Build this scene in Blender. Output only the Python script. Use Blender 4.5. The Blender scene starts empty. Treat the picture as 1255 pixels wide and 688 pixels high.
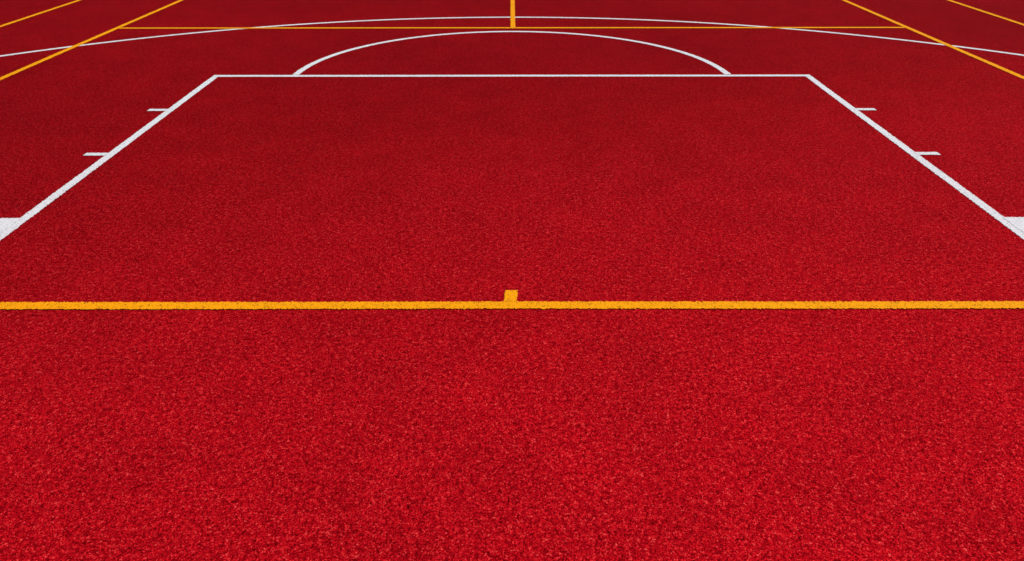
import bpy, math, random
from mathutils import Vector, Euler, Matrix
random.seed(7)
sc=bpy.context.scene
sc.view_settings.view_transform='Standard'
sc.view_settings.look='None'
sc.view_settings.exposure=0

# ---------------------------------------------------------------- camera
H=1.558; TH=30.0
cam=bpy.data.cameras.new("camera"); co=bpy.data.objects.new("camera",cam)
sc.collection.objects.link(co); sc.camera=co
cam.sensor_width=36; cam.lens=36*900/1255; cam.clip_end=2000; cam.clip_start=0.05
co.location=(0,0,H)
R=Matrix.Rotation(math.radians(90-TH),3,'X')@Matrix.Rotation(math.radians(-.05),3,'Z')
co.rotation_euler=R.to_euler()
FT=6.055   # distance of free-throw line from camera foot

# ---------------------------------------------------------------- light
SE=58; SR=70   # elevation, azimuth to the right of view direction (+Y)
w=bpy.data.worlds.new("World"); sc.world=w; w.use_nodes=True
nt=w.node_tree; bg=nt.nodes['Background']
sky=nt.nodes.new('ShaderNodeTexSky'); sky.sky_type='NISHITA'; sky.sun_disc=False
sky.sun_elevation=math.radians(SE); sky.sun_rotation=math.radians(SR)
nt.links.new(sky.outputs[0],bg.inputs[0]); bg.inputs[1].default_value=0.05
sl=bpy.data.lights.new("sun","SUN"); sl.energy=4.0; sl.angle=math.radians(0.5); sl.color=(1,.96,.9)
so=bpy.data.objects.new("sun",sl); sc.collection.objects.link(so)
d=Vector((math.sin(math.radians(SR))*math.cos(math.radians(SE)),math.cos(math.radians(SR))*math.cos(math.radians(SE)),math.sin(math.radians(SE))))
so.rotation_euler=d.to_track_quat('Z','Y').to_euler(); so.location=d*30

# ---------------------------------------------------------------- materials
class NB:
    def __init__(s,name):
        s.m=bpy.data.materials.new(name); s.m.use_nodes=True; s.t=s.m.node_tree
        s.b=s.t.nodes['Principled BSDF']
        s.geo=s.t.nodes.new('ShaderNodeNewGeometry')
    def n(s,typ,**k):
        x=s.t.nodes.new(typ)
        for a,v in k.items(): setattr(x,a,v)
        return x
    def l(s,a,b): s.t.links.new(a,b)
    def noise(s,scale,detail=2,rough=.5):
        x=s.n('ShaderNodeTexNoise'); x.inputs['Scale'].default_value=scale
        x.inputs['Detail'].default_value=detail; x.inputs['Roughness'].default_value=rough
        s.l(s.geo.outputs['Position'],x.inputs['Vector']); return x
    def voro(s,scale,feature='F1'):
        x=s.n('ShaderNodeTexVoronoi',feature=feature); x.inputs['Scale'].default_value=scale
        s.l(s.geo.outputs['Position'],x.inputs['Vector']); return x
    def ramp(s,src,stops,interp='LINEAR'):
        r=s.n('ShaderNodeValToRGB'); r.color_ramp.interpolation=interp
        e=r.color_ramp.elements
        while len(e)<len(stops): e.new(.5)
        for i,(p,c) in enumerate(stops):
            e[i].position=p; e[i].color=(*c,1) if len(c)==3 else c
        s.l(src,r.inputs[0]); return r
    def math(s,op,a,b=None,c=None,clamp=False):
        x=s.n('ShaderNodeMath',operation=op); x.use_clamp=clamp
        for i,v in enumerate((a,b,c)):
            if v is None: continue
            if isinstance(v,(int,float)): x.inputs[i].default_value=v
            else: s.l(v,x.inputs[i])
        return x.outputs[0]
    def mix(s,f,a,b,bt='MIX'):
        x=s.n('ShaderNodeMix',data_type='RGBA',blend_type=bt)
        if isinstance(f,(int,float)): x.inputs[0].default_value=f
        else: s.l(f,x.inputs[0])
        for i,v in ((6,a),(7,b)):
            if isinstance(v,tuple): x.inputs[i].default_value=(*v,1)
            else: s.l(v,x.inputs[i])
        return x.outputs[2]

def granule(nb):
    """colour + height of bonded EPDM rubber crumbs"""
    v=nb.voro(400); v2=nb.voro(240)
    sep=nb.n('ShaderNodeSeparateColor'); nb.l(v.outputs['Color'],sep.inputs[0])
    sep2=nb.n('ShaderNodeSeparateColor'); nb.l(v2.outputs['Color'],sep2.inputs[0])
    clump=nb.noise(110,2,.6); clump2=nb.noise(55,2,.6)
    a=nb.math('MULTIPLY',sep.outputs[0],.42)
    b=nb.math('MULTIPLY_ADD',sep2.outputs[1],.36,a)
    val=nb.math('MULTIPLY_ADD',clump.outputs[0],.20,b)
    val=nb.math('MULTIPLY_ADD',clump2.outputs[0],.55,val)
    val=nb.math('SUBTRACT',val,.265)                         # mean ~.50
    h=nb.math('SUBTRACT',1.0,nb.math('MULTIPLY',v2.outputs['Distance'],1.3))
    h=nb.math('MULTIPLY_ADD',sep2.outputs[2],.7,h)
    h=nb.math('MULTIPLY_ADD',nb.noise(120,2).outputs[0],.8,h)
    return val,h

def red_color(nb,val):
    r=nb.ramp(val,[(.08,(.045,.0003,.0008)),(.30,(.19,.0008,.003)),(.52,(.43,.0022,.0075)),(.76,(.74,.009,.018)),(.97,(.84,.13,.11))])
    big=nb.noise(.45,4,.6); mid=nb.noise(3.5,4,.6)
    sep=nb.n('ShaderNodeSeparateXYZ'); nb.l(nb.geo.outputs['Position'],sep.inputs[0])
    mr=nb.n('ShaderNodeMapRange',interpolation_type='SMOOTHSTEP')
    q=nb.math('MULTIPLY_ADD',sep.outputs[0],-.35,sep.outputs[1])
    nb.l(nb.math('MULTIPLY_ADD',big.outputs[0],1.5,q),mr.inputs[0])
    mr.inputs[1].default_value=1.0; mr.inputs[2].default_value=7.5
    mr.inputs[3].default_value=1.0; mr.inputs[4].default_value=.52  # darker with distance: self-shadow of the crumb relief, painted into the base colour
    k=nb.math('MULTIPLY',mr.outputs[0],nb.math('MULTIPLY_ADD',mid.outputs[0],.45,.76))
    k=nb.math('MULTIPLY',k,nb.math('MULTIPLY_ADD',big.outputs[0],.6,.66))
    cc=nb.n('ShaderNodeVectorMath',operation='SCALE'); nb.l(r.outputs[0],cc.inputs[0]); nb.l(k,cc.inputs[3])
    return cc.outputs[0]

def bump(nb,h,dist,strength=1):
    b=nb.n('ShaderNodeBump'); b.inputs['Strength'].default_value=strength; b.inputs['Distance'].default_value=dist
    nb.l(h,b.inputs['Height']); nb.l(b.outputs[0],nb.b.inputs['Normal'])

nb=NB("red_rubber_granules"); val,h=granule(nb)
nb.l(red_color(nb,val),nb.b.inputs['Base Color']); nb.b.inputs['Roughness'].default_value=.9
nb.b.inputs['Specular IOR Level'].default_value=.01
bump(nb,h,.0011); RED=nb.m

def paint(name,c_hi,c_lo,lo,hi):
    nb=NB(name); val,h=granule(nb)
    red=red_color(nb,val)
    pc=nb.mix(nb.noise(6,4,.6).outputs[0],c_lo,c_hi)
    pc2=nb.mix(nb.math('MULTIPLY',nb.ramp(val,[(.15,(1,1,1)),(.6,(0,0,0))]).outputs[0],.4),pc,tuple(x*.35 for x in c_lo))
    # pits between crumbs where the roller left no paint
    m=nb.ramp(val,[(lo,(1,1,1)),(hi,(0,0,0))]).outputs[0]
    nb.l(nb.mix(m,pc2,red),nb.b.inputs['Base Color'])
    nb.b.inputs['Roughness'].default_value=.75; nb.b.inputs['Specular IOR Level'].default_value=.06
    bump(nb,h,.0008); return nb.m
WHITE=paint("white_line_paint",(.78,.77,.80),(.67,.66,.70),.12,.26)
YELLOW=paint("yellow_line_paint",(.96,.39,.003),(.86,.31,.002),.16,.30)

nb=NB("grass"); n=nb.noise(20,5,.7)
nb.l(nb.ramp(n.outputs[0],[(.3,(.03,.06,.012)),(.7,(.09,.13,.03))]).outputs[0],nb.b.inputs['Base Color'])
nb.b.inputs['Roughness'].default_value=.9; bump(nb,n.outputs[0],.03); GRASS=nb.m

# ---------------------------------------------------------------- meshes
def mesh_obj(name,verts,faces,mat,parent=None):
    me=bpy.data.meshes.new(name); me.from_pydata(verts,[],faces); me.update()
    me.materials.append(mat); o=bpy.data.objects.new(name,me); sc.collection.objects.link(o)
    if parent: o.parent=parent
    return o
def sheet(name,x0,x1,y0,y1,z,mat):
    return mesh_obj(name,[(x0,y0,z),(x1,y0,z),(x1,y1,z),(x0,y1,z)],[(0,1,2,3)],mat)
sheet("ground",-400,400,-400,400,-.03,GRASS)
X0,X1,Y0,Y1=-14,14,-8,30
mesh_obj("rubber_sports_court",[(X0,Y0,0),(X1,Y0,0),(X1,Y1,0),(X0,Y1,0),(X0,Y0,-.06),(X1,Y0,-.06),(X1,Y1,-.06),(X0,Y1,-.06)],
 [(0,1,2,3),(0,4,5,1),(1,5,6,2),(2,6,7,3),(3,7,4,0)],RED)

class Paint:
    def __init__(s,z): s.v=[];s.f=[];s.z=z
    def path(s,fn,n,w0,w1,j=.0022,ja0=None):
        """fn(t)->(point,normal); w0/w1 offsets along the normal; ragged painted edges"""
        base=len(s.v); wob=random.random()*9
        for i in range(n+1):
            p,nn=fn(i/n)
            # slow hand-taped wobble + crumb-sized raggedness
            ww=.0010*math.sin(wob+p[0]*2.3+p[1]*1.7)
            ja=random.gauss(0,j)+ww; jb=random.gauss(0,j)+ww
            s.v.append((p[0]+nn[0]*(w0+ja),p[1]+nn[1]*(w0+ja),s.z))
            s.v.append((p[0]+nn[0]*(w1+jb),p[1]+nn[1]*(w1+jb),s.z))
        for i in range(n):
            a=base+2*i; s.f.append((a,a+1,a+3,a+2))
    def line(s,a,b,w,step=.005,j=.0022):
        L=math.hypot(b[0]-a[0],b[1]-a[1]); dx,dy=(b[0]-a[0])/L,(b[1]-a[1])/L
        s.path(lambda t:((a[0]+dx*L*t,a[1]+dy*L*t),(-dy,dx)),max(2,int(L/step)),-w/2,w/2,j)
    def arc(s,c,r0,r1,a0,a1,n):
        def fn(t):
            an=a0+(a1-a0)*t; q=(math.cos(an),math.sin(an)); return (c[0],c[1]),q
        s.path(fn,n,r0,r1)
    def make(s,name,mat,parent=None):
        o=mesh_obj(name,s.v,s.f,mat,parent)
        import bmesh
        bm=bmesh.new(); bm.from_mesh(o.data)
        for f in bm.faces:
            if f.normal.z<0: f.normal_flip()
        bm.to_mesh(o.data); bm.free(); return o

W=.052; ZW=.002; ZY=.004
END=FT+.025-5.8
p=Paint(ZW); p.line((-2.45,FT),(2.45,FT),.054)
for s in (-1,1):
    x=s*(2.45-W/2)
    p.line((x,END),(x,FT-.032),W)
p.make("free_throw_lane_marking",WHITE)
# rebound ticks and neutral-zone blocks: second coat slightly above the lane lines
p=Paint(ZW+.0012)
for s in (-1,1):
    for dd in (.935,1.83):
        p.line((s*2.440,FT-dd),(s*2.58,FT-dd),W*.9)
    p.line((s*2.440,FT-2.735-.20),(s*2.60,FT-2.735-.20),.40)
p.make("lane_rebound_marking",WHITE)
p=Paint(ZW); c=(0,FT-.025)
a0=math.asin(.061/1.75); p.arc(c,1.755,1.81,a0,math.pi-a0,700)
p.make("free_throw_semicircle_marking",WHITE)
p=Paint(ZW); c=(0,END+1.575)
p.arc(c,6.705,6.76,math.radians(12.7),math.radians(180-12.7),2000)
for s in (-1,1):
    xx=6.732*math.cos(math.radians(12.7)); yy=c[1]+6.732*math.sin(math.radians(12.7))-.010
    p.line((s*xx,END),(s*xx,yy),W,.02)
p.make("three_point_line_marking",WHITE)
p=Paint(ZW); p.line((-7.5,END-.034),(7.5,END-.034),W); p.make("baseline_marking",WHITE)

YN=2.495; YF=FT+1.935
p=Paint(ZY); p.line((-9,YN),(9,YN),.053)
p.path(lambda t:((-.009+.004*t,YN+.031+.086*t),(1,0)),14,-.025,.027,.0015)
p.make("yellow_goal_line_marking",YELLOW)
def side(x,name):
    p=Paint(ZY); p.line((x,-6 if abs(x)>5 else YN+.034),(x,28),.055,.012); p.make(name,YELLOW)
side(-4.14,"yellow_side_line_marking"); side(4.145,"yellow_side_line_marking")
side(-5.42,"yellow_touch_line_marking"); side(5.45,"yellow_touch_line_marking")
p=Paint(ZY); p.line((-4.106,YF),(4.111,YF),.056)
p.line((.012,YF+.034),(.012,28),.050,.01)
p.make("yellow_centre_line_marking",YELLOW)
